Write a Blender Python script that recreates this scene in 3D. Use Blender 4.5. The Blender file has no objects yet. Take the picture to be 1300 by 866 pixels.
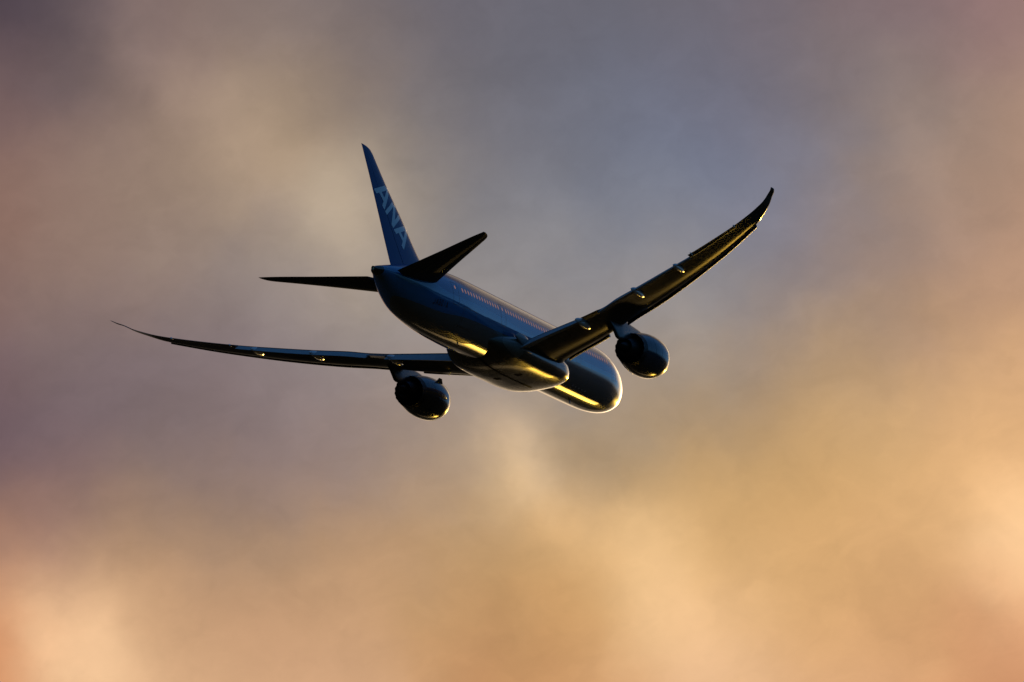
import bpy, bmesh, math
from mathutils import Vector, Matrix
R = math.radians
scene = bpy.context.scene

# ------------------------------------------------------------------ camera
CAM_EL = 24.0
SUN_AZ, SUN_EL = 15.5, 12.2
CAM_Z = 1.7
cam_d = bpy.data.cameras.new("camera")
cam = bpy.data.objects.new("camera", cam_d)
scene.collection.objects.link(cam)
cam.location = (0, 0, CAM_Z)
cam.rotation_euler = (R(90 + CAM_EL), 0, 0)
cam_d.sensor_width = 36.0
cam_d.lens = 36.0 * 6581.2 / 1300.0
cam_d.clip_start = 1.0
cam_d.clip_end = 300000.0
scene.camera = cam

# ------------------------------------------------------------------ sky
def srgb(r, g, b):
    def f(c):
        c /= 255.0
        return c / 12.92 if c <= 0.04045 else ((c + 0.055) / 1.055) ** 2.4
    return (f(r), f(g), f(b))

world = bpy.data.worlds.new("World")
scene.world = world
world.use_nodes = True
wt = world.node_tree
wt.nodes.clear()

class NB:
    """small node builder"""
    def __init__(s, tree):
        s.t = tree
    def new(s, typ, **kw):
        n = s.t.nodes.new(typ)
        for k, v in kw.items():
            setattr(n, k, v)
        return n
    def put(s, sock, v):
        if isinstance(v, bpy.types.NodeSocket):
            s.t.links.new(v, sock)
        elif v is not None:
            sock.default_value = v
    def math(s, op, a, b=None, c=None, clamp=False):
        n = s.new('ShaderNodeMath', operation=op, use_clamp=clamp)
        s.put(n.inputs[0], a); s.put(n.inputs[1], b)
        if c is not None: s.put(n.inputs[2], c)
        return n.outputs[0]
    def vec(s, op, a, b=None, scale=None):
        n = s.new('ShaderNodeVectorMath', operation=op)
        s.put(n.inputs[0], a)
        if b is not None: s.put(n.inputs[1], b)
        if scale is not None: s.put(n.inputs['Scale'], scale)
        return n.outputs['Value'] if op in ('DOT_PRODUCT', 'LENGTH', 'DISTANCE') else n.outputs['Vector']
    def comb(s, x, y, z):
        n = s.new('ShaderNodeCombineXYZ')
        s.put(n.inputs[0], x); s.put(n.inputs[1], y); s.put(n.inputs[2], z)
        return n.outputs[0]
    def sep(s, v):
        n = s.new('ShaderNodeSeparateXYZ'); s.put(n.inputs[0], v)
        return n.outputs
    def mix(s, f, a, b):
        n = s.new('ShaderNodeMix', data_type='RGBA')
        s.put(n.inputs[0], f)
        s.put(n.inputs[6], a if isinstance(a, bpy.types.NodeSocket) else (*a, 1))
        s.put(n.inputs[7], b if isinstance(b, bpy.types.NodeSocket) else (*b, 1))
        return n.outputs[2]
    def step(s, x, a, b):
        n = s.new('ShaderNodeMapRange', interpolation_type='SMOOTHSTEP')
        s.put(n.inputs[0], x)
        n.inputs[1].default_value = a; n.inputs[2].default_value = b
        n.inputs[3].default_value = 0.0; n.inputs[4].default_value = 1.0
        return n.outputs[0]
    def noise(s, v, scale, detail=3.0, rough=0.5):
        n = s.new('ShaderNodeTexNoise')
        s.put(n.inputs['Vector'], v)
        n.inputs['Scale'].default_value = scale
        n.inputs['Detail'].default_value = detail
        n.inputs['Roughness'].default_value = rough
        return n.outputs

W = NB(wt)
SKY_STRENGTH = 0.10
D = W.new('ShaderNodeTexCoord').outputs['Generated']
dx, dy, dz = W.sep(D)
az = W.math('MULTIPLY', W.math('ARCTAN2', dx, dy), 180 / math.pi)
el = W.math('MULTIPLY', W.math('ARCSINE', dz), 180 / math.pi)
# clear evening sky
nish = W.new('ShaderNodeTexSky', sky_type='NISHITA')
nish.sun_disc = False
nish.sun_elevation = R(SUN_EL)
nish.sun_rotation = R(SUN_AZ)
nish.air_density = 1.0; nish.dust_density = 0.6; nish.ozone_density = 2.0
# drifting of the cloud bank in direction space
wn = W.noise(D, 21.0, 3.0, 0.55)
wv = W.vec('SCALE', W.vec('SUBTRACT', wn['Color'], (0.5, 0.5, 0.5)), scale=1.25)
wn2 = W.noise(D, 70.0, 3.0, 0.5)
wv2 = W.vec('SCALE', W.vec('SUBTRACT', wn2['Color'], (0.5, 0.5, 0.5)), scale=0.6)
P = W.vec('ADD', W.vec('ADD', W.comb(az, el, 0.0), wv), wv2)
P = W.vec('MULTIPLY', P, (1.0, 1.0, 0.0))

def azel(px, py):
    """direction (azimuth, elevation in degrees) of a patch of the cloud bank"""
    x, y = (px - 650) / 6581.2, (py - 433) / 6581.2
    e = R(CAM_EL)
    w = Vector((x, math.cos(e) + y * math.sin(e), math.sin(e) - y * math.cos(e))).normalized()
    return math.degrees(math.atan2(w.x, w.y)), math.degrees(math.asin(w.z))

CLOUDS = [  # place in the bank, colour of the cloud there, reach in degrees
    (-40, -40, (70, 60, 72), .75), (90, 10, (86, 76, 84), .5), (210, 10, (130, 110, 108), .5), (330, 20, (132, 116, 112), .5),
    (430, 20, (122, 110, 110), .5), (560, 0, (106, 102, 112), .6), (700, 20, (104, 102, 112), .6), (860, 10, (108, 104, 112), .6),
    (1000, 10, (114, 104, 112), .6), (1130, 10, (126, 108, 112), .5), (1260, 20, (146, 116, 116), .5), (1360, -20, (160, 130, 120), .5),
    (-30, 120, (120, 97, 97), .5), (90, 110, (116, 100, 100), .5), (200, 110, (150, 127, 112), .5), (300, 130, (160, 138, 118), .5),
    (400, 120, (146, 128, 114), .5), (500, 110, (120, 112, 112), .5), (620, 130, (112, 109, 115), .6), (760, 130, (107, 110, 125), .6),
    (900, 130, (110, 112, 130), .6), (1020, 120, (122, 114, 120), .5), (1120, 110, (138, 123, 116), .5), (1210, 150, (150, 128, 116), .5), (1330, 150, (178, 146, 124), .5),
    (-30, 240, (146, 112, 98), .5), (90, 230, (150, 124, 110), .5), (210, 230, (156, 134, 118), .5), (330, 200, (176, 152, 124), .45),
    (445, 280, (196, 175, 145), .42), (500, 240, (160, 145, 130), .45), (600, 250, (128, 124, 126), .55), (730, 240, (117, 121, 136), .6),
    (870, 240, (119, 128, 150), .6), (990, 230, (124, 127, 146), .55), (1100, 220, (144, 128, 120), .5), (1200, 250, (164, 136, 118), .5), (1330, 260, (180, 144, 122), .5),
    (-30, 340, (134, 106, 98), .5), (100, 340, (142, 118, 108), .5), (240, 330, (148, 128, 116), .5), (360, 350, (152, 138, 130), .5),
    (480, 330, (164, 150, 136), .4), (620, 350, (146, 142, 142), .6), (760, 340, (138, 138, 144), .6), (870, 350, (142, 138, 138), .5),
    (1000, 330, (132, 126, 134), .5), (1120, 350, (150, 130, 122), .5), (1220, 370, (178, 142, 120), .5), (1340, 380, (200, 158, 124), .5),
    (-40, 450, (112, 90, 96), .5), (100, 440, (120, 104, 106), .5), (240, 450, (124, 110, 114), .6), (390, 450, (136, 126, 130), .6),
    (540, 450, (148, 138, 134), .6), (700, 460, (152, 142, 136), .6), (860, 450, (164, 148, 132), .5), (980, 450, (160, 138, 118), .5),
    (1100, 460, (178, 148, 116), .5), (1220, 480, (208, 166, 120), .5), (1340, 500, (222, 174, 124), .5),
    (-40, 570, (112, 92, 100), .5), (90, 560, (116, 99, 106), .55), (220, 570, (124, 108, 110), .5), (350, 560, (142, 124, 120), .5),
    (470, 560, (160, 140, 128), .5), (570, 560, (180, 158, 132), .45), (655, 585, (232, 202, 154), .30), (760, 560, (176, 152, 116), .45),
    (880, 570, (184, 154, 110), .5), (1000, 570, (204, 168, 116), .5), (1130, 560, (220, 180, 122), .5), (1240, 590, (236, 188, 130), .5), (1350, 600, (244, 198, 142), .5),
    (-40, 680, (172, 130, 108), .45), (80, 660, (164, 128, 112), .45), (210, 660, (172, 142, 118), .5), (340, 680, (180, 150, 116), .5),
    (470, 680, (196, 160, 120), .5), (590, 690, (206, 170, 122), .5), (690, 660, (222, 182, 126), .4), (800, 700, (238, 200, 144), .4),
    (900, 690, (224, 182, 120), .5), (1020, 680, (224, 180, 118), .5), (1140, 700, (232, 186, 130), .5), (1300, 680, (255, 216, 164), .42),
    (-40, 790, (222, 160, 116), .45), (100, 790, (238, 192, 148), .38), (190, 750, (214, 168, 126), .45), (320, 780, (212, 168, 128), .5),
    (450, 790, (214, 172, 130), .5), (580, 790, (208, 164, 112), .5), (700, 790, (226, 178, 116), .45), (840, 780, (246, 206, 152), .42),
    (960, 780, (238, 194, 140), .5), (1080, 790, (228, 180, 122), .5), (1220, 800, (228, 172, 122), .5), (1350, 810, (232, 178, 130), .5),
    (-40, 900, (223, 153, 107), .5), (120, 850, (250, 206, 160), .35), (240, 890, (228, 182, 140), .5), (430, 900, (226, 182, 140), .5),
    (640, 890, (208, 154, 108), .45), (760, 900, (224, 172, 118), .45), (880, 890, (246, 202, 156), .5), (1080, 890, (236, 186, 138), .5), (1300, 880, (222, 156, 114), .5),
]
csum = wsum = None
for px, py, col, sg in CLOUDS:
    a, e_ = azel(px, py)
    d = W.vec('DISTANCE', P, (a, e_, 0.0))
    w = W.math('POWER', math.exp(-1.0 / (2 * (sg * 1.22) ** 2)), W.math('MULTIPLY', d, d))
    dim = 0.88 if py > 640 else 0.94 if py > 540 else 1.0
    c = W.vec('SCALE', tuple(q * dim * t for q, t in zip(srgb(*col), (1.0, .955, .97) if py > 540 and px > 250 else (1, 1, 1))), scale=w)
    csum = c if csum is None else W.vec('ADD', csum, c)
    wsum = w if wsum is None else W.math('ADD', wsum, w)
bank = W.vec('SCALE', csum, scale=W.math('DIVIDE', 1.0, W.math('ADD', wsum, 1e-6)))
# wisps of brighter cloud: place, heading of the streak (degrees), half length, half width, gain
WISPS = [(462, 285, 66, .9, .40, .10), (350, 205, 30, .9, .35, .08), (688, 628, 55, .65, .2, .17), (640, 560, 60, .45, .2, .07), (835, 760, 50, 1.0, .35, .14),
         (100, 820, 42, .9, .32, .20), (1285, 690, 75, .8, .42, .18), (960, 760, 25, .8, .3, .08), (180, 60, 50, .8, .3, .10), (255, 130, 35, 1.0, .3, .08),
         (1170, 150, 70, .8, .25, .08), (870, 420, 70, .7, .25, .07), (650, 790, 60, 1.0, .4, -.09), (1190, 790, 15, 1.1, .4, -.08), (40, 30, 45, .8, .5, -.03), (740, 590, 35, .6, .25, -.10)]
wisp_w = W.noise(D, 34.0, 5.0, 0.6)['Color']
Pw = W.vec('ADD', W.comb(az, el, 0.0), W.vec('SCALE', W.vec('SUBTRACT', wisp_w, (0.5, 0.5, 0.5)), scale=1.5))
gain = None
for px, py, hd, ln, wd, g in WISPS:
    a, e_ = azel(px, py)
    q = W.vec('SUBTRACT', Pw, (a, e_, 0.0))
    h = math.radians(-hd)
    u = W.vec('DOT_PRODUCT', q, (math.cos(h) / ln, math.sin(h) / ln, 0.0))
    v = W.vec('DOT_PRODUCT', q, (-math.sin(h) / wd, math.cos(h) / wd, 0.0))
    r2 = W.math('ADD', W.math('MULTIPLY', u, u), W.math('MULTIPLY', v, v))
    k = W.math('MULTIPLY', W.math('POWER', math.exp(-0.5), r2), g)
    gain = k if gain is None else W.math('ADD', gain, k)
# fine cloud texture, drawn out along the drift of the bank
Dr = W.vec('MULTIPLY', W.comb(W.math('MULTIPLY_ADD', el, 0.6, az), W.math('MULTIPLY_ADD', az, -0.35, el), 0.0), (1.0, 1.4, 0.0))
Dr = W.vec('ADD', Dr, W.vec('SCALE', W.vec('SUBTRACT', W.noise(Dr, 0.9, 4.0, 0.55)['Color'], (0.5, 0.5, 0.5)), scale=1.6))
fn = W.noise(Dr, 0.75, 6.0, 0.52)['Fac']
fn2 = W.noise(Dr, 2.6, 5.0, 0.55)['Fac']
billow = W.math('ADD', W.math('MULTIPLY_ADD', fn, 0.28, 0.86), W.math('MULTIPLY_ADD', fn2, 0.12, -0.06))
bank = W.vec('SCALE', bank, scale=W.math('ADD', billow, gain))
# the rest of the cloud cover, brighter and more golden towards the sun
sv = (math.sin(R(SUN_AZ)) * math.cos(R(SUN_EL)), math.cos(R(SUN_AZ)) * math.cos(R(SUN_EL)), math.sin(R(SUN_EL)))
gv_ = (math.sin(R(SUN_AZ)) * math.cos(R(14)), math.cos(R(SUN_AZ)) * math.cos(R(14)), math.sin(R(14)))
sang = W.math('MULTIPLY', W.math('ARCCOSINE', W.math('MINIMUM', W.vec('DOT_PRODUCT', D, gv_), 0.99999)), 180 / math.pi)
def gauss(x, s):
    return W.math('POWER', math.exp(-1.0 / (2 * s * s)), W.math('MULTIPLY', x, x))
glow_w, glow_n = gauss(sang, 9.5), gauss(sang, 6.0)
far = W.vec('ADD', (0.02, 0.03, 0.055), W.vec('SCALE', (5.2, 3.8, 2.3), scale=glow_w))
far = W.vec('ADD', far, W.vec('SCALE', (1.0, 0.65, 0.3), scale=glow_n))
cn = W.noise(D, 5.0, 6.0, 0.55)['Fac']
far = W.vec('SCALE', far, scale=W.math('MULTIPLY_ADD', cn, 1.2, 0.4))
# dark horizon bank added out of view, keeps the mirrored rim light narrow
far = W.vec('SCALE', far, scale=W.math('MULTIPLY_ADD', W.step(W.math('MULTIPLY_ADD', cn, 6.0, el), 9.0, 17.0), 0.88, 0.12))
offc = W.vec('DISTANCE', W.comb(W.math('MULTIPLY', az, 0.92), el, 0.0), (0.0, CAM_EL, 0.0))
beyond = W.math('MAXIMUM', W.step(offc, 8.0, 14.0), W.math('SUBTRACT', 1.0, W.step(el, 16.8, 19.9)))
clouds = W.mix(beyond, bank, far)
# clear sky behind and overhead
cv = (math.sin(R(-8)) * math.cos(R(14)), math.cos(R(-8)) * math.cos(R(14)), math.sin(R(14)))
cang = W.math('MULTIPLY', W.math('ARCCOSINE', W.math('MINIMUM', W.vec('DOT_PRODUCT', D, cv), 0.99999)), 180 / math.pi)
cover = W.math('SUBTRACT', 1.0, W.step(W.math('MULTIPLY_ADD', W.math('SUBTRACT', cn, 0.5), 40.0, cang), 30.0, 46.0))
low_bank = W.math('MULTIPLY', W.math('SUBTRACT', 1.0, W.step(el, 8.0, 15.0)), W.step(dy, -0.2, 0.3))  # unseen low cloud, added to darken what the fuselage side mirrors
cover = W.math('MAXIMUM', cover, low_bank)
cover = W.math('MAXIMUM', cover, W.math('SUBTRACT', 1.0, beyond))
clear = W.vec('MULTIPLY', nish.outputs[0], (0.30, 0.62, 0.95))
final = W.mix(cover, clear, W.vec('SCALE', clouds, scale=1.0 / SKY_STRENGTH))
bg = W.new('ShaderNodeBackground')
W.put(bg.inputs['Color'], final)
bg.inputs['Strength'].default_value = SKY_STRENGTH
wo = W.new('ShaderNodeOutputWorld')
wt.links.new(bg.outputs[0], wo.inputs[0])

# ------------------------------------------------------------------ sun
sun_d = bpy.data.lights.new("sun", 'SUN')
sun_d.energy = 3.4
sun_d.angle = R(0.6)
sun_d.color = (1.0, 0.57, 0.06)
sun = bpy.data.objects.new("sun", sun_d)
scene.collection.objects.link(sun)
sun.location = (200, 600, 400)
sun.rotation_euler = (-Vector(sv)).to_track_quat('-Z', 'Y').to_euler()

scene.view_settings.view_transform = 'Standard'
scene.view_settings.look = 'None'
scene.view_settings.exposure = 0.0
scene.view_settings.gamma = 1.0
scene.view_settings.use_curve_mapping = False
scene.render.engine = 'CYCLES'
scene.cycles.max_bounces = 8
scene.cycles.caustics_reflective = True

# ------------------------------------------------------------------ materials
def material(name):
    m = bpy.data.materials.new(name)
    m.use_nodes = True
    return m, NB(m.node_tree), m.node_tree.nodes['Principled BSDF']

def wavy(n, b, scale=0.5, strength=0.02, dist=0.05, detail=2.0):
    tc = n.new('ShaderNodeTexCoord').outputs['Object']
    f = n.noise(tc, scale, detail, 0.5)['Fac']
    bp = n.new('ShaderNodeBump')
    bp.inputs['Strength'].default_value = strength
    bp.inputs['Distance'].default_value = dist
    n.put(bp.inputs['Height'], f)
    n.put(b.inputs['Normal'], bp.outputs[0])
    return tc

def paint(name, col, rough=0.15, coat=0.0, metallic=0.0, wave=0.02, ior=1.5, grime=0.12, scale=0.6, spec=0.5, panels=0.0, coat_rough=0.035):
    m, n, b = material(name)
    tc = wavy(n, b, scale, wave, 0.08)
    g = n.noise(n.vec('MULTIPLY', tc, (0.25, 1.0, 1.0)), 1.6, 5.0, 0.6)['Fac']
    base = n.mix(n.math('MULTIPLY', g, grime * 2), col, tuple(c * 0.6 for c in col))
    if panels:
        br = n.new('ShaderNodeTexBrick')
        n.put(br.inputs['Vector'], n.vec('MULTIPLY', tc, (1.0, 1.0, 0.0)))
        br.inputs['Color1'].default_value = (1, 1, 1, 1); br.inputs['Color2'].default_value = (1 - panels, 1 - panels, 1 - panels * 1.1, 1)
        br.inputs['Mortar'].default_value = (.25, .25, .25, 1)
        br.inputs['Scale'].default_value = 1.0
        br.inputs['Mortar Size'].default_value = 0.012
        br.inputs['Brick Width'].default_value = 1.9; br.inputs['Row Height'].default_value = 0.85
        base = n.vec('MULTIPLY', base, br.outputs['Color'])
    n.put(b.inputs['Base Color'], base)
    n.put(b.inputs['Roughness'], n.math('MULTIPLY_ADD', g, rough * 0.6, rough * 0.7))
    b.inputs['Metallic'].default_value = metallic
    b.inputs['IOR'].default_value = ior
    b.inputs['Coat Weight'].default_value = coat
    b.inputs['Coat Roughness'].default_value = coat_rough
    b.inputs['Specular IOR Level'].default_value = spec
    return m

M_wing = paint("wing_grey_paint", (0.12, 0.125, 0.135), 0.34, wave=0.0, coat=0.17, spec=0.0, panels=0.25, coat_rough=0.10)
M_slat = paint("slat_paint", (0.05, 0.05, 0.053), 0.3, wave=0.0, spec=0.3)
M_fair = paint("fairing_paint", (0.55, 0.55, 0.54), 0.25, wave=0.0, coat=1.0, spec=0.8)
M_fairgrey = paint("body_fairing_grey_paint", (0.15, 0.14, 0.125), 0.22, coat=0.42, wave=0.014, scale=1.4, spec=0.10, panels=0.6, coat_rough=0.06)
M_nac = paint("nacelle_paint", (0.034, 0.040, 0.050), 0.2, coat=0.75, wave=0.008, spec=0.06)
M_pylon = paint("pylon_paint", (0.045, 0.045, 0.047), 0.3, spec=0.2)
M_flap = paint("lit_flap_paint", (0.33, 0.34, 0.36), 0.34, wave=0.0, spec=0.0)  # wing grey made paler: skylight on the flaps put into the colour
M_rootfair = paint("root_fairing_paint", (0.22, 0.225, 0.23), 0.3, spec=0.2)
M_lip = paint("inlet_lip_metal", (0.6, 0.6, 0.62), 0.18, metallic=1.0)
M_hot = paint("exhaust_metal", (0.008, 0.0075, 0.007), 0.5, metallic=0.0, spec=0.2)
M_black = paint("dark_void", (0.004, 0.004, 0.004), 0.7, spec=0.1)
M_stab = paint("stabilizer_paint", (0.10, 0.105, 0.115), 0.38, wave=0.0, coat=0.05, spec=0.0)
M_letter = paint("white_lettering", (0.52, 0.55, 0.58), 0.2, grime=0.04)
M_dark = paint("dark_marking", (0.012, 0.014, 0.02), 0.3)
M_window = paint("window_glass", (0.02, 0.02, 0.025), 0.03, ior=1.8, wave=0.0)
bw_ = M_window.node_tree.nodes['Principled BSDF']
bw_.inputs['Emission Color'].default_value = (1.0, 0.46, 0.26, 1)      # cabin lights on
bw_.inputs['Emission Strength'].default_value = 0.21
M_edge = paint("bare_leading_edge", (0.42, 0.43, 0.44), 0.2, metallic=0.9, wave=0.0)
M_lamp = paint("lamp_glass", (0.55, 0.56, 0.58), 0.08, ior=1.7)
M_fin = paint("fin_blue_paint", (0.003, 0.036, 0.17), 0.2, coat=0.05, wave=0.01, grime=0.08, spec=0.10)

DARK_BLUE, LIGHT_BLUE = (0.003, 0.046, 0.23), (0.022, 0.16, 0.38)
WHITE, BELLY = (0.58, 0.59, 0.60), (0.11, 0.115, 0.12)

def livery():
    m, n, b = material("livery_paint")
    tc = wavy(n, b, 0.9, 0.005, 0.06)
    x, y, z = n.sep(tc)
    s = n.math('SUBTRACT', 28.0, x)
    def curve(pts):
        c = n.new('ShaderNodeFloatCurve')
        cu = c.mapping.curves[0]
        lo, hi = -4.0, 6.0
        pp = [(a / 60.0, (v - lo) / (hi - lo)) for a, v in pts]
        cu.points[0].location = pp[0]; cu.points[1].location = pp[-1]
        for q in pp[1:-1]:
            cu.points.new(*q)
        c.mapping.update()
        n.put(c.inputs['Value'], n.math('DIVIDE', s, 60.0))
        return n.math('MULTIPLY_ADD', c.outputs[0], hi - lo, lo)
    def above(line, soft=0.012):
        d = n.math('SUBTRACT', z, line)
        return n.step(d, -soft, soft)
    crown = curve([(0, 0.9), (8, 1.35), (24, 1.5), (32, 1.62), (36, 1.85), (40, 2.3), (43, 3.3), (46, 5.5), (60, 5.9)])
    dark_b = curve([(0, -0.5), (8, -0.4), (20, -0.45), (30, -0.4), (34, -0.19), (40, -0.1), (46, -0.02), (48, 0.35), (50, 0.85), (52, 1.1), (60, 1.6)])
    light_b = curve([(0, -0.8), (8, -0.75), (20, -0.95), (34, -1.4), (42, -1.5), (47, -1.7), (51, -1.3), (55, -0.1), (60, 0.3)])
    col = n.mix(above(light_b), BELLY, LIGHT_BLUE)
    col = n.mix(above(dark_b), col, DARK_BLUE)
    col = n.mix(above(crown), col, WHITE)
    g = n.noise(n.vec('MULTIPLY', tc, (0.2, 1.0, 1.0)), 1.8, 5.0, 0.6)['Fac']
    col = n.mix(n.math('MULTIPLY', g, 0.2), col, (0.05, 0.05, 0.055))
    # dark tail cone
    col = n.mix(n.step(s, 54.95, 55.0), col, (0.012, 0.013, 0.016))
    # joints between the barrel sections
    seams = None
    for st in (12.6, 22.4, 33.9, 42.6, 47.6):
        d = n.math('ABSOLUTE', n.math('SUBTRACT', s, st))
        k = n.math('LESS_THAN', d, 0.02)
        seams = k if seams is None else n.math('MAXIMUM', seams, k)
    col = n.mix(n.math('MULTIPLY', seams, 0.5), col, (0.01, 0.01, 0.012))
    n.put(b.inputs['Base Color'], col)
    b.inputs['Roughness'].default_value = 0.2
    b.inputs['Specular IOR Level'].default_value = 0.06
    b.inputs['Coat Weight'].default_value = 1.0
    b.inputs['Coat IOR'].default_value = 1.65
    b.inputs['Coat Roughness'].default_value = 0.035
    return m
M_livery = livery()

# ------------------------------------------------------------------ helpers
def V(s, y, z):
    return Vector((28.0 - s, y, z))

def make(name, verts, faces, mat, parent=None, smooth=True, angle=35.0):
    me = bpy.data.meshes.new(name)
    me.from_pydata([tuple(v) for v in verts], [], faces)
    bm = bmesh.new(); bm.from_mesh(me)
    bmesh.ops.remove_doubles(bm, verts=bm.verts, dist=1e-5)
    bmesh.ops.recalc_face_normals(bm, faces=bm.faces)
    bm.to_mesh(me); bm.free()
    if smooth:
        for p in me.polygons: p.use_smooth = True
        me.set_sharp_from_angle(angle=R(angle))
    me.materials.append(mat)
    o = bpy.data.objects.new(name, me)
    scene.collection.objects.link(o)
    if parent: o.parent = parent
    return o

def loft(rings, closed=True, caps=True):
    verts, faces = [], []
    n = len(rings[0])
    for r in rings: verts += r
    for i in range(len(rings) - 1):
        for j in range(n if closed else n - 1):
            a, b = i * n + j, i * n + (j + 1) % n
            faces.append((a, b, b + n, a + n))
    if caps:
        faces.append(tuple(range(n - 1, -1, -1)))
        faces.append(tuple(range((len(rings) - 1) * n, len(rings) * n)))
    return verts, faces

def join(*vf):
    V_, F_ = [], []
    for v, f in vf:
        k = len(V_)
        V_ += list(v); F_ += [tuple(i + k for i in q) for q in f]
    return V_, F_

def interp(tab, x, k):
    """monotone cubic through column k of a table keyed by column 0"""
    xs = [r[0] for r in tab]; ys = [r[k] for r in tab]
    n = len(xs)
    if x <= xs[0]: return ys[0]
    if x >= xs[-1]: return ys[-1]
    i = max(j for j in range(n - 1) if xs[j] <= x)
    h = [xs[j + 1] - xs[j] for j in range(n - 1)]
    d = [(ys[j + 1] - ys[j]) / h[j] for j in range(n - 1)]
    def m(j):
        if j == 0: return d[0]
        if j == n - 1: return d[-1]
        if d[j - 1] * d[j] <= 0: return 0.0
        w1, w2 = 2 * h[j] + h[j - 1], h[j] + 2 * h[j - 1]
        return (w1 + w2) / (w1 / d[j - 1] + w2 / d[j])
    t = (x - xs[i]) / h[i]
    return ((2*t**3 - 3*t*t + 1) * ys[i] + (t**3 - 2*t*t + t) * h[i] * m(i)
            + (-2*t**3 + 3*t*t) * ys[i+1] + (t**3 - t*t) * h[i] * m(i + 1))

def lin(a, b, n):
    return [a + (b - a) * i / (n - 1) for i in range(n)]

def thick(x, t):
    x = max(x, 0.0)
    return 5 * t * (0.2969 * math.sqrt(x) - 0.1260 * x - 0.3516 * x * x + 0.2843 * x**3 - 0.1015 * x**4) + 0.0006

# ------------------------------------------------------------------ ground and water
gv, gf = [], []
def sheet(name, mat, outline, z):
    o = make(name, [(x, y, z) for x, y in outline], [tuple(range(len(outline)))], mat, smooth=False)
    o['kind'] = 'structure'
    return o
mg, ng, bgd = material("airfield_land")
gt = ng.new('ShaderNodeTexCoord').outputs['Object']
gno = ng.noise(gt, 0.01, 6.0, 0.6)['Fac']
ng.put(bgd.inputs['Base Color'], ng.mix(gno, (0.012, 0.016, 0.010), (0.035, 0.034, 0.026)))
bgd.inputs['Roughness'].default_value = 1.0
bgd.inputs['Specular IOR Level'].default_value = 0.0
circ = [(120000 * math.cos(2 * math.pi * i / 96), 120000 * math.sin(2 * math.pi * i / 96)) for i in range(96)]
sheet("ground", mg, circ, 0.0)
mw, nw, bw = material("bay_glint_water")
wtc = nw.new('ShaderNodeTexCoord').outputs['Object']
bw.inputs['Base Color'].default_value = (0.006, 0.012, 0.016, 1)
bw.inputs['Roughness'].default_value = 0.38
bw.inputs['IOR'].default_value = 1.33
def seen(a, e, x0=-1.1, y0=410.9, h=185.0):
    """spot on the ground at an azimuth and depression from the airplane"""
    d = h / math.tan(R(e))
    return (x0 + d * math.sin(R(a)), y0 + d * math.cos(R(a)))
shore = [seen(*q) for q in ((12.2, 11.9), (13.6, 12.1), (15.2, 12.0), (17.0, 12.1), (18.6, 11.7), (19.3, 10.8), (19.8, 10.0), (19.9, 9.1), (18.6, 8.6), (16.8, 8.7), (15.0, 8.5), (13.0, 8.7), (11.2, 8.9), (8.5, 9.0), (5.5, 9.3), (2.0, 9.4), (-2.0, 9.8), (-5.0, 10.2), (-6.0, 11.4), (-3.5, 12.8), (1.0, 13.2), (6.0, 12.9), (10.0, 12.5))]
sheet("water", mw, shore, 0.3)  # out of view; outline shaped so its sun glint streaks the belly

# ------------------------------------------------------------------ airplane
plane = bpy.data.objects.new("airplane", None)
scene.collection.objects.link(plane)
plane.empty_display_size = 5
plane['label'] = "blue and white twin-engine jet airliner with ANA lettering on its fin, climbing away"
plane['category'] = "airplane"
# attitude: columns are the aircraft's nose, left and up directions in the world
fwd = Vector((0.3629673, 0.1763646, 0.9149591))
lef = Vector((-0.9256888, 0.1805410, 0.3324233))
upv = Vector((-0.1065600, -0.9676262, 0.2287892))
ce, se = math.cos(R(CAM_EL)), math.sin(R(CAM_EL))
def c2w(c):
    return Vector((c[0], c[2] * ce + c[1] * se, c[2] * se - c[1] * ce))
F_, L_, U_ = c2w(fwd), c2w(lef), c2w(upv)
rotm = Matrix(((F_.x, L_.x, U_.x), (F_.y, L_.y, U_.y), (F_.z, L_.z, U_.z))).to_4x4()
loc = Vector((0, 0, CAM_Z)) + c2w((-1.14707, -0.47913, 450.0))
plane.matrix_world = Matrix.Translation(loc) @ rotm

# ---- fuselage
FUS = [  # station, top, bottom, half width
    (0.0, -0.75, -0.76, 0.01), (0.12, -0.42, -1.12, 0.40), (0.4, -0.12, -1.52, 0.80), (1.0, 0.38, -2.02, 1.30), (2.0, 1.08, -2.46, 1.83),
    (3.0, 1.75, -2.70, 2.22), (4.0, 2.25, -2.83, 2.49), (5.5, 2.68, -2.93, 2.73), (7.0, 2.90, -2.965, 2.85), (9.0, 2.97, -2.97, 2.885),
    (38.0, 2.97, -2.97, 2.885), (41.0, 2.93, -2.92, 2.86), (44.0, 2.80, -2.78, 2.74), (47.0, 2.50, -2.50, 2.48), (49.0, 2.22, -2.15, 2.22),
    (51.0, 1.86, -1.50, 1.78), (53.0, 1.43, -0.62, 1.22), (53.8, 1.26, -0.22, .96), (54.6, 1.08, .12, .68), (55.4, .90, .26, 0.46), (55.75, .80, .38, 0.28), (55.95, .73, .44, 0.18),
]
def fus_pt(s, a):
    """point on the skin; a is the angle from straight down, positive to the left side"""
    zt, zb, w = interp(FUS, s, 1), interp(FUS, s, 2), interp(FUS, s, 3)
    zc, h = (zt + zb) / 2, (zt - zb) / 2
    return V(s, w * math.sin(a), zc - h * math.cos(a))
def fus_side(s, z, side, off=0.0):
    zt, zb, w = interp(FUS, s, 1), interp(FUS, s, 2), interp(FUS, s, 3)
    zc, h = (zt + zb) / 2, (zt - zb) / 2
    k = max(-1.0, min(1.0, (z - zc) / h))
    c = math.sqrt(1 - k * k)
    nrm = Vector((0, side * c / w, k / h)).normalized()
    return V(s, side * w * c, zc + h * k) + nrm * off
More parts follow.
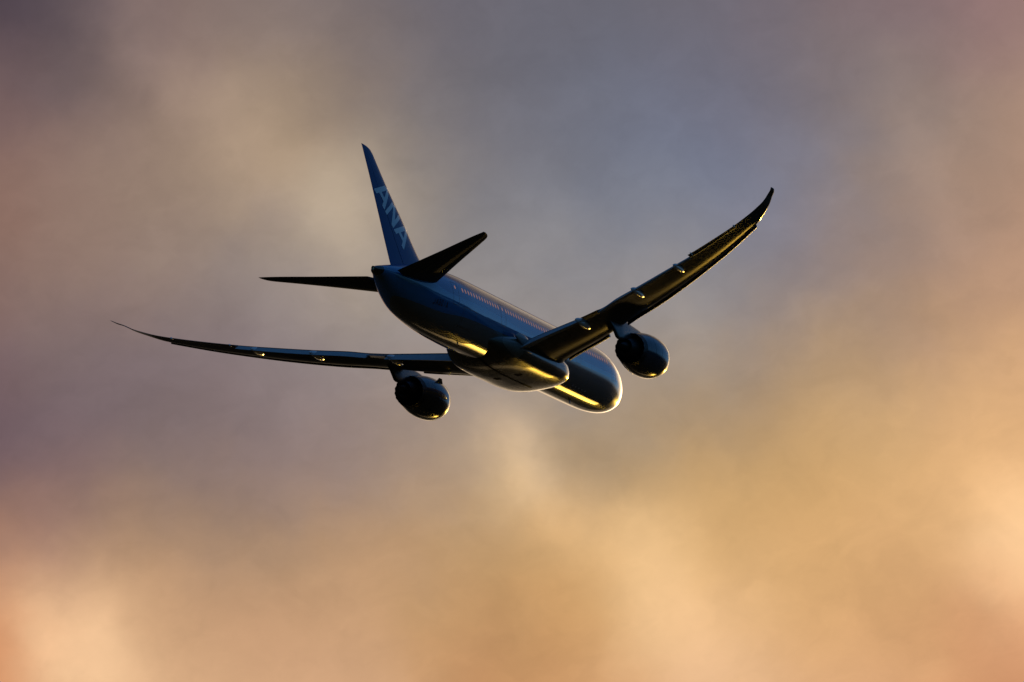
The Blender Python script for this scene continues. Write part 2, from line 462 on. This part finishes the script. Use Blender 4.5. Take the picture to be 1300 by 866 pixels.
stations = [0, .04, .12, .25, .4, .65, 1, 1.5, 2, 2.5, 3, 3.5, 4, 4.7, 5.5, 6.2, 7, 8, 9] + lin(10, 38, 29)[0:] + lin(38.5, 55, 34) + [55.4, 55.75, 55.95]
NA = 96
fus = make("fuselage", *loft([[fus_pt(s, 2 * math.pi * j / NA) for j in range(NA)] for s in stations]), M_livery, plane, angle=50)
# auxiliary power unit exhaust
ap = []
for s, r in ((55.93, .15), (56.05, .15), (56.05, .11), (55.6, .10)):
    ap.append([V(s, r * math.sin(2 * math.pi * j / 24), 0.58 + r * 1.25 * math.cos(2 * math.pi * j / 24)) for j in range(24)])
make("exhaust_outlet", *loft(ap), M_hot, fus)

def skin_patch(s0, s1, z0, z1, side, off, nz=6, ns=4, round_=0.0):
    """a thin curved panel lying on the fuselage side"""
    pts, faces = [], []
    for i in range(ns):
        u = i / (ns - 1)
        cut = 0.0
        if round_: cut = round_ * (1 - math.sqrt(max(0, 1 - (2 * abs(u - .5)) ** 4)))
        for j in range(nz):
            v = j / (nz - 1)
            za, zb = z0 + cut * (z1 - z0), z1 - cut * (z1 - z0)
            pts.append(fus_side(s0 + (s1 - s0) * u, za + (zb - za) * v, side, off))
    for i in range(ns - 1):
        for j in range(nz - 1):
            a = i * nz + j
            faces.append((a, a + 1, a + nz + 1, a + nz))
    return pts, faces

def frame_patch(s0, s1, z0, z1, side, off, t=0.035):
    return join(skin_patch(s0, s1, z0, z0 + t, side, off, 2, 8), skin_patch(s0, s1, z1 - t, z1, side, off, 2, 8),
                skin_patch(s0, s0 + t, z0 + t, z1 - t, side, off, 10, 2), skin_patch(s1 - t, s1, z0 + t, z1 - t, side, off, 10, 2))
DOORS = [(6.2, 7.3), (15.3, 16.4), (33.6, 34.7), (44.0, 45.1)]
for side in (-1, 1):
    for a, b in DOORS:
        d = make("door", *frame_patch(a, b, -0.85, 1.1, side, 0.006), M_dark, fus)
        make("window", *skin_patch((a + b) / 2 - .12, (a + b) / 2 + .12, 0.50, 0.82, side, 0.008, 4, 5, .35), M_window, d)
    make("cargo_door", *frame_patch(40.2, 42.9, -2.2, -0.75, side, 0.006) if side < 0 else frame_patch(40.2, 41.4, -2.0, -0.9, side, 0.006), M_dark, fus)
    s, row = 8.3, []
    while s < 43.6:
        if not any(a - .12 < s < b + .12 for a, b in DOORS):
            row.append(skin_patch(s - .12, s + .12, .45, .85, side, 0.012, 4, 5, .4))
        s += 0.61
    if side < 0:
        for w in row:
            make("window", *w, M_window, fus)
    else:       # the far side's row, past the first hundred
        make("window", *join(*row), M_window, fus)['kind'] = 'stuff'
# blade antennas and drain masts
def blade(name, s, z0, h, c, sweep, parent, mat, th=0.05, y=0.0, up=1):
    rings = []
    for k in (0, .5, 1):
        cc = c * (1 - .45 * k)
        x0 = s + sweep * k
        ring = []
        for q in range(16):
            t = 2 * math.pi * q / 16
            ring.append(V(x0 + cc * (.5 - .5 * math.cos(t)), y + th * math.sin(t) * (1 - .5 * k), z0 + up * h * k))
        rings.append(ring)
    return make(name, *loft(rings), mat, parent)
blade("antenna", 13.0, 2.94, .42, .55, .28, fus, M_pylon)
blade("antenna", 24.5, 2.94, .36, .5, .25, fus, M_pylon)
blade("antenna", 11.2, -2.94, .34, .45, .2, fus, M_dark, up=-1)
blade("drain_mast", 39.7, -2.85, .28, .3, .2, fus, M_pylon, y=-.6, up=-1)
blade("antenna", 14.9, -2.40, .13, .16, .06, fus, M_pylon, y=-1.66, up=-1)
for k in range(5):
    s = 11.7 + k * .78
    o = skin_patch(s, s + .1, -2.50, -2.43, -1, .03, 3, 3)  # row of small pale patches low on the right side
    make("belly_dot", *o, M_lamp, fus)
# beacon under the tail
lampv = []
for k in range(7):
    t = k / 6 * math.pi / 2
    lampv.append([V(51.2 + .09 * math.cos(t) * math.cos(q), -1.62 + .09 * math.cos(t) * math.sin(q), .9 + .0 - .06 * math.sin(t)) for q in [2 * math.pi * j / 12 for j in range(12)]])
tl = []
for k in range(5):
    r = .07 * math.cos(k / 4 * 1.5)
    tl.append([fus_side(54.6, .75, -1, .02 + .05 * math.sin(k / 4 * 1.5)) + Vector((r * math.cos(2*math.pi*j/12), 0, r * math.sin(2*math.pi*j/12))) for j in range(12)])
make("tail_lamp", *loft(tl), M_lamp, fus)

# registration on the rear fuselage, right and left, letter by letter
GLYPH = {
    'J': [((.62, .25), (.62, 1), (.84, 1), (.84, .2)), ((.1, .0), (.1, .2), (.62, .2), (.84, .2), (.7, 0))],
    'A': [((0, 0), (.22, 0), (.5, .72), (.5, 1), (.39, 1)), ((1, 0), (.61, 1), (.5, 1), (.5, .72), (.78, 0)),
          ((.298, .2), (.702, .2), (.64, .36), (.36, .36))],
    'N': [((0, 0), (.22, 0), (.22, 1), (0, 1)), ((.78, 0), (1, 0), (1, 1), (.78, 1)), ((.22, .66), (.78, 0), (.78, .34), (.22, 1))],
    '8': [((.1, 0), (.9, 0), (.9, .16), (.1, .16)), ((.1, .42), (.9, .42), (.9, .58), (.1, .58)), ((.1, .84), (.9, .84), (.9, 1), (.1, 1)),
          ((.1, .16), (.32, .16), (.32, .42), (.1, .42)), ((.68, .16), (.9, .16), (.9, .42), (.68, .42)),
          ((.1, .58), (.32, .58), (.32, .84), (.1, .84)), ((.68, .58), (.9, .58), (.9, .84), (.68, .84))],
    '1': [((.4, 0), (.62, 0), (.62, 1), (.4, 1)), ((.2, .72), (.4, .82), (.4, 1))],
    '0': [((.1, 0), (.9, 0), (.9, .16), (.1, .16)), ((.1, .84), (.9, .84), (.9, 1), (.1, 1)),
          ((.1, .16), (.32, .16), (.32, .84), (.1, .84)), ((.68, .16), (.9, .16), (.9, .84), (.68, .84))],
}
def glyph_mesh(ch, mapping, cuts=2):
    bm = bmesh.new()
    for poly in GLYPH[ch]:
        bm.faces.new([bm.verts.new((x, y, 0)) for x, y in poly])
    bmesh.ops.triangulate(bm, faces=bm.faces[:])
    bmesh.ops.subdivide_edges(bm, edges=bm.edges[:], cuts=cuts, use_grid_fill=True)
    bm.verts.index_update()
    vs = [mapping(v.co.x, v.co.y) for v in bm.verts]
    fs = [tuple(v.index for v in f.verts) for f in bm.faces]
    bm.free()
    return vs, fs
REG = "JA801A"
for side in (-1, 1):
    for k, ch in enumerate(REG):
        def mp(u, v, k=k, side=side):
            x = (k + u * .78) * .42
            s = 48.3 - x if side < 0 else 45.8 + x
            return fus_side(s, -1.32 + .48 * v, side, .012)
        make("registration_letter", *glyph_mesh(ch, mp), M_dark, fus)

# ---- wing-body fairing
BEL = [  # station, half width, bottom, top
    (17.6, .10, -2.75, -2.60), (17.72, 1.0, -2.95, -2.0), (18.0, 1.85, -3.08, -1.65), (18.6, 2.65, -3.24, -1.25), (19.6, 3.10, -3.38, -1.0), (21.0, 3.28, -3.47, -.85),
    (23.5, 3.34, -3.52, -.7), (27, 3.34, -3.52, -.6), (29.5, 3.30, -3.46, -.7), (31.5, 3.18, -3.32, -.9), (33.5, 2.78, -2.98, -1.2),
    (35.0, 2.3, -2.62, -1.5), (36.0, 1.95, -2.42, -1.7), (36.8, 1.8, -2.3, -1.9)]
def bel_pt(s, a, off=0.0):
    w, zb, zt = (interp(BEL, s, k) for k in (1, 2, 3))
    zc, h = (zt + zb) / 2, (zt - zb) / 2
    e = 2 / 2.7
    ca, sa = math.cos(a), math.sin(a)
    y = (w + off) * math.copysign(abs(sa) ** e, sa)
    z = zc - (h + off) * math.copysign(abs(ca) ** e, ca)
    return V(s, y, z)
bst = [17.6, 17.63, 17.68, 17.72, 17.8, 17.9, 18, 18.15, 18.3, 18.6, 18.9, 19.2, 19.6, 20.2] + lin(21, 36.8, 36)
bel = make("belly_fairing", *loft([[bel_pt(s, 2 * math.pi * j / 80) for j in range(80)] for s in bst]), M_fairgrey, plane, angle=60)
def bel_patch(s0, s1, a0, a1, off=.012, n=4, m=6):
    pts = [bel_pt(s0 + (s1 - s0) * i / (n - 1), a0 + (a1 - a0) * j / (m - 1), off) for i in range(n) for j in range(m)]
    return pts, [(i * m + j, i * m + j + 1, (i + 1) * m + j + 1, (i + 1) * m + j) for i in range(n - 1) for j in range(m - 1)]
make("keel_seam", *bel_patch(21.2, 35.6, -.010, .010, .012, 24, 3), M_black, bel)
for a in (-.20, .20):
    make("vent", *bel_patch(26.4, 27.3, a - .07, a + .07), M_black, bel)
for sd in (-1, 1):
    make("air_inlet", *bel_patch(18.35, 19.0, sd * .50 - .05, sd * .50 + .05, .02), M_black, bel)
    make("air_inlet", *bel_patch(18.5, 19.4, sd * .98 - .07, sd * .98 + .07, .02), M_black, bel)
    g = join(bel_patch(28.4, 31.9, sd * .030, sd * .034, .010, 12, 2), bel_patch(28.4, 31.9, sd * .62, sd * .626, .010, 12, 2),
             bel_patch(28.4, 28.43, sd * .034, sd * .62, .010, 2, 14), bel_patch(31.87, 31.9, sd * .034, sd * .62, .010, 2, 14))
    make("gear_door", *g, M_black, bel)
    for s in (20.5, 22.2, 24.0, 25.6, 33.6):
        pass
    for s in (20.6, 22.2, 24.4, 33.4, 35.2):
        make("panel_seam", *bel_patch(s, s + .03, sd * .014, sd * 1.2, .008, 2, 20), M_black, bel)

# ---- wings
WING = [  # y, leading edge s, clean trailing edge s, z leading edge, z trailing edge, thickness ratio
    (1.8, 19.9, 31.5, -1.75, -1.90, .145), (3.0, 20.9, 31.6, -1.53, -1.74, .14), (5.0, 22.4, 32.0, -1.30, -1.42, .13), (8.0, 23.85, 32.3, -.86, -.92, .118), (9.3, 24.55, 32.4, -.64, -.70, .113),
    (10.7, 25.4, 32.5, -.38, -.40, .108), (12.5, 26.5, 33.6, -.06, -.08, .104), (14.5, 27.75, 34.7, .20, .18, .10), (18.5, 30.5, 36.5, .87, .86, .097),
    (21.5, 32.6, 37.5, 1.49, 1.48, .095), (24.0, 34.4, 38.5, 2.07, 2.06, .093), (26.0, 36.0, 39.3, 2.58, 2.58, .09), (27.4, 37.15, 39.95, 2.98, 3.0, .088),
    (28.4, 38.25, 40.35, 3.40, 3.40, .085), (29.2, 39.2, 40.75, 3.78, 3.78, .082), (29.8, 40.1, 41.2, 4.18, 4.18, .08), (30.15, 40.65, 41.65, 4.33, 4.33, .10), (30.32, 41.1, 41.98, 4.44, 4.44, .09),
]
def wst(y):
    return [interp(WING, y, k) for k in range(1, 6)]
def wing_pt(y, x, surf):
    """surf +1 upper, -1 lower; x fraction of clean chord"""
    sl, st, zl, zt, t = wst(y)
    c = st - sl
    cam = .012 * c * math.sin(math.pi * min(1, x) ** 1.3)
    return V(sl + c * x, y, zl + (zt - zl) * x + cam + surf * thick(x, t) * c)
def cosx(a, b, n):
    return [a + (b - a) * (.5 - .5 * math.cos(math.pi * i / (n - 1))) for i in range(n)]
def foil_ring(fn, x0, x1, n=22):
    xs = [x1 + (x0 - x1) * (i / (n - 1)) for i in range(n)]
    if x0 == 0.0:
        xs = [x1 * (1 - i / (n - 1)) ** 1.8 for i in range(n)]
    up = [fn(x, 1) for x in xs]
    lo = [fn(x, -1) for x in reversed(xs)]
    if x0 == 0.0: lo = lo[1:]
    return up + lo
def mir(vf, side):
    v, f = vf
    return [Vector((p.x, p.y * side, p.z)) for p in v], f

FLAP_IN, FLAPERON, FLAP_OUT, AIL = (3.05, 9.15), (9.2, 10.75), (10.8, 20.9), (20.95, 26.0)
def te_cut(y):
    if y < 20.93: return .80
    if y < 26.02: return .80
    return 1.0
def hinged(y, x, surf, x0, ang, drop, aft):
    """point of a trailing-edge surface turned down about its own nose"""
    sl, st, zl, zt, t = wst(y)
    c = st - sl
    fc = (1 - x0)
    u = (x - x0) / fc
    hn = wing_pt(y, x0, 1); hl = wing_pt(y, x0, -1)
    nose = (hn + hl) / 2
    L = c * fc
    hh = (hn.z - hl.z) / 2 * .9
    # simple tapered section with a round nose
    th = hh * (min(1, u / .22) if u < .22 else 1.0)
    if u < .22: th = hh * math.sqrt(max(0, 1 - (1 - u / .22) ** 2))
    else: th = hh * (1 - (u - .22) / .78) ** 1.1 + .008
    px, pz = u * L, surf * th + (0.0)
    a = R(ang)
    X = px * math.cos(a) + pz * math.sin(a)
    Z = -px * math.sin(a) + pz * math.cos(a)
    return Vector((nose.x - X - aft * c, y, nose.z + Z - drop * c))

def slat_section(y):
    sl, st, zl, zt, t = wst(y)
    c = st - sl
    k = min(1.0, .35 + c / 11.0)
    outer = [wing_pt(y, .17 * (1 - i / 11) ** 2, 1) for i in range(12)] + [wing_pt(y, .040 * (i / 6) ** 1.6, -1) for i in range(1, 7)]
    le = wing_pt(y, 0, 1)
    a0, a1 = outer[-1], outer[0]
    inner = []
    for i in range(1, 8):
        u = i / 8
        p = a0.lerp(a1, u)
        bulge = math.sin(math.pi * u) ** .8 * .030 * c
        inner.append(p + Vector((bulge, 0, bulge * .6)))
    a = R(24)
    out = []
    for p in outer + inner:
        X, Z = p.x - le.x, p.z - le.z
        X2 = X * math.cos(a) + Z * math.sin(a)
        Z2 = -X * math.sin(a) + Z * math.cos(a)
        out.append(Vector((le.x + X2 + .42 * k, y, le.z + Z2 - .25 * k)))
    return out

for side in (1, -1):
    rings = []
    ys = [1.8, 3.0] + lin(3.6, 20.9, 44) + lin(20.96, 26.0, 14)
    for y in ys:
        rings.append(foil_ring(lambda x, sf: wing_pt(y, x, sf), 0.0, .80))
    main = loft(rings)
    tipr = [foil_ring(lambda x, sf: wing_pt(y, x, sf), 0.0, 1.0) for y in lin(26.02, 29.5, 18) + [29.65, 29.8, 29.92, 30.05, 30.18, 30.26, 30.32]]
    tip = loft(tipr)
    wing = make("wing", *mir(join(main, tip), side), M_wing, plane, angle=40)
    for nm, (a, b), ang, drop, aft in (("flap", FLAP_IN, 18, .003, .012), ("flaperon", FLAPERON, 9, .004, .0), ("flap", FLAP_OUT, 18, .003, .012), ("aileron", AIL, 3, 0, 0)):
        n = max(4, int((b - a) * 1.5))
        rr = [foil_ring(lambda x, sf: hinged(y, x, sf, .775, ang, drop, aft), .775, 1.0, 12) for y in lin(a, b, n)]
        make(nm, *mir(loft(rr), side), M_flap if nm == "flap" else M_wing, wing, angle=40)
    for a, b in ((4.0, 8.75), (11.0, 14.2), (14.23, 17.5), (17.53, 20.8), (20.83, 24.1), (24.13, 27.1)):
        rr = [slat_section(y) for y in lin(a, b, 10)]
        sl_ = make("slat", *mir(loft(rr), side), M_slat, wing, angle=40)
        sl_.data.materials.append(M_edge)       # bare metal nose, dark cove behind it
        n_ = len(rr[0])
        for p_ in sl_.data.polygons:
            if p_.index < (len(rr) - 1) * n_ and p_.index % n_ < 17: p_.material_index = 1
    # flap track fairings: slim canoes under the trailing edge
    for y0, L, wd, dp in ((8.75, 3.8, .27, .50), (14.9, 3.4, .24, .45), (19.5, 2.9, .20, .38)):
        sl, st, zl, zt, t = wst(y0)
        c = st - sl
        s_end = st + .35
        rr = []
        for i in range(15):
            u = i / 14
            r = math.sin(math.pi * min(1, max(.0, u)) ** .8) ** .75
            r = max(r, .02)
            s = s_end - L * (1 - u)
            xx = min(.98, (s - sl) / c)
            base = wing_pt(y0, xx, -1)
            droop = .10 + .30 * max(0, u - .45)
            rr.append([V(s, y0 + wd * r * math.sin(q), base.z - droop * .9 + dp * r * math.cos(q) * .8) for q in [2 * math.pi * j / 16 for j in range(16)]])
        make("flap_track_fairing", *mir(loft(rr), side), M_fair, wing)
    # small hinge fairings towards the tip
    for y0, L in ((21.3, .9), (25.9, .7)):
        sl, st, zl, zt, t = wst(y0)
        rr = []
        for i in range(9):
            u = i / 8
            r = max(.02, math.sin(math.pi * u ** .8))
            s = st + .35 - L * (1 - u)
            z = wing_pt(y0, min(.99, (s - sl) / (st - sl)), -1).z - .02
            rr.append([V(s, y0 + .06 * r * math.sin(q), z + .10 * r * math.cos(q)) for q in [2 * math.pi * j / 10 for j in range(10)]])
        make("hinge_fairing", *mir(loft(rr), side), M_fair, wing)
    # fairing behind the wing root
    rr = []
    for i in range(17):
        u = i / 16
        r = max(.02, math.sin(math.pi * u ** .75) ** .7)
        s = 29.6 + 3.0 * u
        rr.append([V(s, 3.22 + .30 * r * math.sin(q), -1.42 - .25 * (1 - u) + .55 * r * math.cos(q)) for q in [2 * math.pi * j / 18 for j in range(18)]])
    make("root_fairing", *mir(loft(rr), side), M_rootfair, wing)
    # static wicks on the raked tip
    for y0 in (27.2, 28.4, 29.3):
        p = wing_pt(y0, 1.0, 1)
        rr = [[p + Vector((-l, .006 * math.cos(q), .006 * math.sin(q))) for q in (0, 1.57, 3.14, 4.71)] for l in (-.05, .28)]
        make("static_wick", *mir(loft(rr), side), M_dark, wing)

# ---- engines
EY, EZ, ES = 10.42, -2.36, 18.35
OUT = [(0, 1.60), (.04, 1.67), (.12, 1.73), (.3, 1.79), (.7, 1.85), (1.2, 1.885), (1.9, 1.89), (2.7, 1.85), (3.5, 1.75), (4.3, 1.60), (5.0, 1.46), (5.45, 1.37)]
def ring(s, r, y=EY, z=EZ, n=72, fn=None):
    return [V(s + (fn(j) if fn else 0), y + r * math.sin(2 * math.pi * j / n), z + r * math.cos(2 * math.pi * j / n)) for j in range(n)]
def chev(j, n=72, amp=.16, teeth=18):
    k = n // teeth
    return amp * (1 - abs((j % k) - k / 2) / (k / 2)) - amp * .3
for side in (1, -1):
    rr = [ring(ES + .10, 1.47), ring(ES + .03, 1.53)] + [ring(ES + a, r) for a, r in OUT]
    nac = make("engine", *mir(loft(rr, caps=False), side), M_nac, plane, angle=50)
    lipr = [ring(ES + .12, 1.455), ring(ES + .02, 1.535), ring(ES - .012, 1.60), ring(ES + .03, 1.675), ring(ES + .12, 1.738), ring(ES + .3, 1.798)]
    make("inlet_lip", *mir(loft(lipr, caps=False), side), M_lip, nac)
    duct = [ring(ES + .11, 1.46), ring(ES + .5, 1.42), ring(ES + 1.3, 1.45), ring(ES + 1.3, .3)]
    make("inlet_duct", *mir(loft(duct, caps=False), side), M_black, nac)
    noz = [ring(ES + 4.98, 1.466), ring(ES + 5.45, 1.375), ring(ES + 5.62, 1.345, fn=chev), ring(ES + 5.61, 1.32, fn=chev), ring(ES + 5.3, 1.34), ring(ES + 4.2, 1.40), ring(ES + 4.2, .8)]
    make("fan_nozzle", *mir(loft(noz, caps=False), side), M_hot, nac, angle=30)
    core = [ring(ES + 4.1, 1.02), ring(ES + 5.2, .98), ring(ES + 6.1, .80), ring(ES + 6.8, .62), ring(ES + 6.78, .58), ring(ES + 6.2, .60), ring(ES + 6.2, .3)]
    make("core_cowl", *mir(loft(core, caps=False), side), M_hot, nac)
    plug = [ring(ES + 6.1, .40), ring(ES + 6.9, .36), ring(ES + 7.5, .20), ring(ES + 7.9, .06)]
    make("exhaust_cone", *mir(loft(plug), side), M_hot, nac)
    for a_, r_ in ((.32, 1.797), (2.35, 1.872), (3.55, 1.745)):
        sm = [ring(ES + a_, r_ + .004), ring(ES + a_ + .025, r_ + .004 - (.004 if a_ > 2 else -.004))]
        make("cowl_seam", *mir(loft(sm, caps=False), side), M_dark, nac)
    # inboard strake
    a = R(52)
    sv_ = []
    for th in (-.02, .02):
        for s, h in ((ES + 1.0, .0), (ES + 2.5, .0), (ES + 2.5, .42), (ES + 1.9, .42)):
            rr_ = 1.86 + h
            sv_.append(V(s, EY - rr_ * math.sin(a) + th * math.cos(a), EZ + rr_ * math.cos(a) + th * math.sin(a)))
    make("strake", *mir((sv_, [(0, 1, 2, 3), (7, 6, 5, 4), (0, 4, 5, 1), (1, 5, 6, 2), (2, 6, 7, 3), (3, 7, 4, 0)]), side), M_nac, nac, smooth=False)
    for q, ss in ((R(-108), 3.1), (R(-150), 3.4)):
        pv = [V(ES + ss + .14 * math.cos(t), EY + 1.80 * math.sin(q) + .14 * math.sin(t) * math.cos(q), EZ + 1.80 * math.cos(q) - .14 * math.sin(t) * math.sin(q)) for t in [2 * math.pi * j / 10 for j in range(10)]]
        pv = [p + Vector((0, math.sin(q) * .03, math.cos(q) * .03)) for p in pv]
        make("drain_vent", pv, [tuple(range(10))], M_black, nac, smooth=False)
    # pylon
    PYL = [  # station, top, bottom, half width
        (19.4, -.62, -.9, .03), (20.0, -.45, -1.3, .14), (21.3, -.28, -1.5, .22), (23.0, -.2, -1.5, .26), (24.5, -.1, -1.60, .28), (25.9, -.15, -1.98, .27), (26.9, -.2, -2.02, .20), (27.7, -.3, -1.35, .14), (28.7, -.4, -.63, .04)]
    rr = []
    for i in range(30):
        s = 19.4 + 9.3 * i / 29
        zt, zb, w = (interp(PYL, s, k) for k in (1, 2, 3))
        zc, h = (zt + zb) / 2, (zt - zb) / 2
        rr.append([V(s, EY + w * math.copysign(abs(math.sin(q)) ** .6, math.sin(q)), zc + h * math.copysign(abs(math.cos(q)) ** .6, math.cos(q))) for q in [2 * math.pi * j / 28 for j in range(28)]])
    make("pylon", *mir(loft(rr), side), M_pylon, nac, angle=60)

# ---- tail
FIN = [  # z, leading edge s, trailing edge s, thickness ratio
    (1.2, 42.4, 51.8, .085), (2.0, 43.5, 52.15, .09), (2.7, 44.5, 52.42, .095), (3.3, 45.4, 52.65, .10), (6.18, 48.5, 53.7, .10), (8.65, 51.3, 54.62, .10),
    (10.3, 52.95, 55.3, .10), (10.8, 53.45, 55.5, .10), (11.1, 53.95, 55.63, .10), (11.24, 54.5, 55.72, .09), (11.3, 55.1, 55.78, .08)]
def fin_half(s, z):
    sl, st, t = (interp(FIN, z, k) for k in (1, 2, 3))
    c = st - sl
    return thick(min(1, max(0, (s - sl) / c)), t) * c
def fin_pt(z, x, sf):
    sl, st, t = (interp(FIN, z, k) for k in (1, 2, 3))
    c = st - sl
    return V(sl + c * x, sf * thick(x, t) * c, z)
zs = lin(1.2, 10.3, 30) + [10.5, 10.7, 10.85, 11.0, 11.1, 11.18, 11.25, 11.3]
fin = make("vertical_stabilizer", *loft([foil_ring(lambda x, sf: fin_pt(z, x, sf), 0.0, .70 if z < 10.4 else 1.0) for z in zs if z <= 10.3]), M_fin, plane)
make("fin_tip", *loft([foil_ring(lambda x, sf: fin_pt(z, x, sf), 0.0, 1.0) for z in zs if z >= 10.3]), M_fin, fin)
make("rudder", *loft([foil_ring(lambda x, sf: fin_pt(z, x, sf), .712, 1.0, 10) for z in lin(1.68, 10.29, 24)]), M_fin, fin)
# lettering on both sides of the fin, running down the blade
A0, A1, AT = Vector((54.05, 7.74)), Vector((49.43, 3.36)), Vector((47.3, 4.84))
TOP = AT - A1
RUN = A1 - A0
# straighten the run so that it follows the blade
for side in (-1, 1):
    for k, (ch, u0, u1) in enumerate((("A", 0.0, .345), ("N", .365, .64), ("A", .66, 1.0))):
        def mp(u, v, u0=u0, u1=u1, side=side):
            w = u0 + (u1 - u0) * u
            if side < 0: q = A0 + RUN * w + TOP * v
            else: q = A0 + RUN * (1 - w) + TOP * v
            return V(q.x, side * (fin_half(q.x, q.y) + .012), q.y)
        make("letter", *glyph_mesh(ch, mp, 3), M_letter, fin)
STAB = [(0.5, 46.1, 53.9, .38, .10), (1.2, 46.7, 54.05, .48, .10), (5.6, 50.75, 55.05, 1.1, .095), (8.9, 53.75, 56.0, 1.53, .09), (9.45, 54.3, 56.15, 1.59, .09), (9.78, 54.8, 56.25, 1.62, .085), (9.95, 55.3, 56.32, 1.63, .08), (10.05, 55.8, 56.37, 1.64, .08)]
def stab_pt(y, x, sf):
    sl, st, z, t = (interp(STAB, y, k) for k in (1, 2, 3, 4))
    c = st - sl
    return V(sl + c * x, y, z + sf * thick(x, t) * c)
for side in (1, -1):
    st_ = make("horizontal_stabilizer", *mir(join(loft([foil_ring(lambda x, sf: stab_pt(y, x, sf), 0.0, .70) for y in lin(.5, 9.2, 24)]),
               loft([foil_ring(lambda x, sf: stab_pt(y, x, sf), 0.0, 1.0) for y in [9.21, 9.3, 9.45, 9.6, 9.75, 9.85, 9.95, 10.05]])), side), M_stab, plane, angle=45)
    make("elevator", *mir(loft([foil_ring(lambda x, sf: stab_pt(y, x, sf), .712, 1.0, 10) for y in lin(1.35, 9.19, 20)]), side), M_stab, st_)
